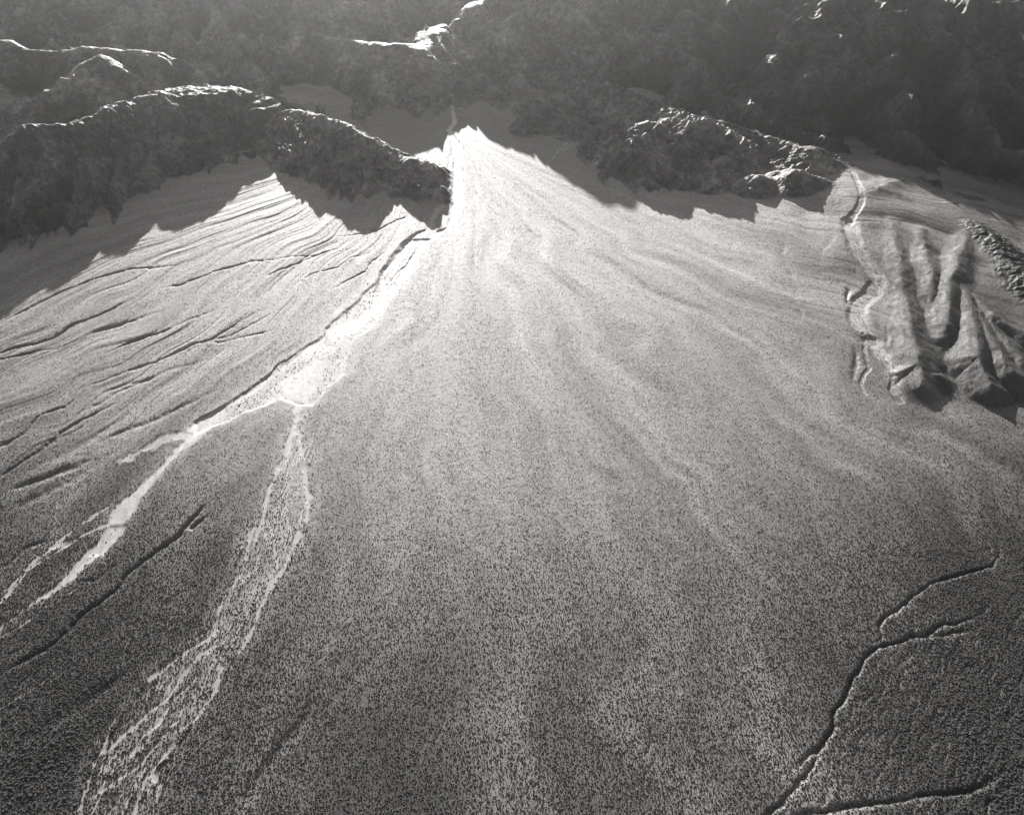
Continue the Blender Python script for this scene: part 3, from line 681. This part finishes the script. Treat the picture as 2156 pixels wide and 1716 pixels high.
def blob(ring, levels):
    """unit dome: rings of vertices and a top; returns verts, tris"""
    vs, fs = [], []
    for li, (rr, zz) in enumerate(levels):
        for i in range(ring):
            a_ = 2 * math.pi * (i + .5 * (li % 2)) / ring
            vs.append((rr * math.cos(a_), rr * math.sin(a_), zz))
    vs.append((0, 0, 1.0))
    for li in range(len(levels) - 1):
        for i in range(ring):
            a_, b_ = li * ring + i, li * ring + (i + 1) % ring
            c_, d_ = a_ + ring, b_ + ring
            fs += [(a_, b_, d_), (a_, d_, c_)] if li % 2 else [(a_, b_, c_), (b_, d_, c_)]
    t_ = len(vs) - 1; l_ = (len(levels) - 1) * ring
    fs += [(l_ + i, l_ + (i + 1) % ring, t_) for i in range(ring)]
    return np.array(vs, np.float32), np.array(fs, np.int32)
def scatter(ix, ring, levels):
    bv, bf = blob(ring, levels)
    n, k_ = len(ix), len(bv)
    ang = rng.random(n) * 6.283
    jit = 1 + .5 * (rng.random((n, k_)) - .5)
    ca, sa_ = np.cos(ang)[:, None], np.sin(ang)[:, None]
    vx = (bv[:, 0] * ca - bv[:, 1] * sa_) * jit * rad[ix][:, None] + sx[ix][:, None]
    vy = (bv[:, 0] * sa_ + bv[:, 1] * ca) * jit * rad[ix][:, None] + sy[ix][:, None]
    vz = (bv[:, 2] - .06) * (1 + .35 * (rng.random((n, k_)) - .5)) * hgt[ix][:, None] + sz[ix][:, None]
    return np.stack([vx, vy, vz], -1).reshape(-1, 3), (bf[None] + (np.arange(n) * k_)[:, None, None]).reshape(-1, 3)
# the 300 nearest, in frame, stand as single bushes
pj = project(np.stack([sx, sy, sz], -1))
infr = (pj[:, 0] > 8) & (pj[:, 0] < W - 8) & (pj[:, 1] < H - 6) & (pj[:, 1] > 0)
dist = np.sqrt(sx ** 2 + sy ** 2 + (sz - CZ) ** 2)
score = np.where(infr, rad / dist, 0)
near_i = np.argsort(-score)[:300]
rest = np.ones(N, bool); rest[near_i] = False
ri = np.nonzero(rest)[0]
c1, f1 = scatter(ri[sy[ri] < 900], 5, [(1.0, .25)])
c2, f2 = scatter(ri[sy[ri] >= 900], 4, [(1.0, .2)])
o = mesh_obj('scrub', np.vstack([c1, c2]), np.vstack([f1, f2 + len(c1)]), SM)
tag(o, 'dark low desert scrub dotted over the whole fan', 'scrub', 'stuff')
protos = []
for i in range(6):
    ring = 9
    bv, bf = blob(ring, [(.55, 0), (.95, .25), (1.0, .55), (.62, .88)])
    bv = bv * (1 + .38 * (rng.random((len(bv), 1)) - .5)); bv[:, 2] -= .05
    me_o = mesh_obj('desert_bush', bv, bf, SM, smooth=False); protos.append(me_o.data)
    bpy.data.objects.remove(me_o)
for n_, i in enumerate(near_i):
    o = bpy.data.objects.new('desert_bush', protos[n_ % 6]); C.objects.link(o)
    o.location = (sx[i], sy[i], sz[i]); o.scale = (rad[i], rad[i] * (.8 + .4 * rng.random()), hgt[i]); o.rotation_euler = (0, 0, rng.random() * 6.28)
    tag(o, 'small dark rounded desert bush on the fan along the bottom edge of the photo', 'bush', None, 'bushes nearest the camera on the fan')

# ---------------------------------------------------------------- air
def haze():
    lo, hi = np.array([-3900, -40, float(Z.min()) - 1.5]), np.array([3900, 4010, CZ + 25])
    co = np.array([[(lo, hi)[i][0], (lo, hi)[j][1], (lo, hi)[k_][2]] for i in (0, 1) for j in (0, 1) for k_ in (0, 1)])
    fs = np.array([[0, 1, 3, 2], [4, 6, 7, 5], [0, 4, 5, 1], [2, 3, 7, 6], [0, 2, 6, 4], [1, 5, 7, 3]])
    m = bpy.data.materials.new('haze'); m.use_nodes = True
    nt = m.node_tree; nt.nodes.remove(nt.nodes['Principled BSDF'])
    pv = nt.nodes.new('ShaderNodeVolumePrincipled')
    pv.inputs['Color'].default_value = (.98, .97, .955, 1); pv.inputs['Density'].default_value = HAZE
    pv.inputs['Anisotropy'].default_value = HAZE_G
    nt.links.new(pv.outputs[0], nt.nodes['Material Output'].inputs['Volume'])
    o = mesh_obj('haze', co, fs, m, smooth=False)
    tag(o, 'pale backlit haze thickening towards the mountains', 'haze', 'stuff')
HAZE, HAZE_G = 1.8e-5, .88
haze()

# ---------------------------------------------------------------- light, sky, camera
w = bpy.data.worlds.new('World'); bpy.context.scene.world = w; w.use_nodes = True
nt = w.node_tree
sky = nt.nodes.new('ShaderNodeTexSky'); sky.sky_type = 'NISHITA'; sky.sun_disc = False
sky.sun_elevation = SUN_EL; sky.sun_rotation = SUN_AZ
bw = nt.nodes.new('ShaderNodeRGBToBW')
nt.links.new(sky.outputs[0], bw.inputs[0]); nt.links.new(bw.outputs[0], nt.nodes['Background'].inputs['Color'])
nt.nodes['Background'].inputs['Strength'].default_value = .052
ld = bpy.data.lights.new('sun', 'SUN'); ld.energy = 5.0; ld.angle = math.radians(.5); ld.color = (1, .985, .965)
so = bpy.data.objects.new('sun', ld); C.objects.link(so)
from mathutils import Vector
so.rotation_euler = Vector(SUN).to_track_quat('Z', 'Y').to_euler(); so.location = (0, 1500, 1500)
cd = bpy.data.cameras.new('camera'); co_ = bpy.data.objects.new('camera', cd); C.objects.link(co_)
cd.sensor_fit = 'HORIZONTAL'; cd.sensor_width = 36; cd.lens = 36 * F / W
cd.clip_start = 1; cd.clip_end = 20000
co_.location = (0, 0, CZ); co_.rotation_euler = (math.radians(90) - TH, 0, 0)
sc = bpy.context.scene; sc.camera = co_
sc.view_settings.view_transform = 'Standard'; sc.view_settings.look = 'None'; sc.view_settings.gamma = 1
sc.view_settings.exposure = 1.6
sc.cycles.use_denoising = True; sc.cycles.denoiser = 'OPENIMAGEDENOISE'; sc.cycles.denoising_input_passes = 'RGB_ALBEDO_NORMAL'; sc.cycles.denoising_prefilter = 'ACCURATE'
sc.cycles.sample_clamp_indirect = .4
sc.cycles.max_bounces = 4; sc.cycles.diffuse_bounces = 2; sc.cycles.volume_bounces = 0
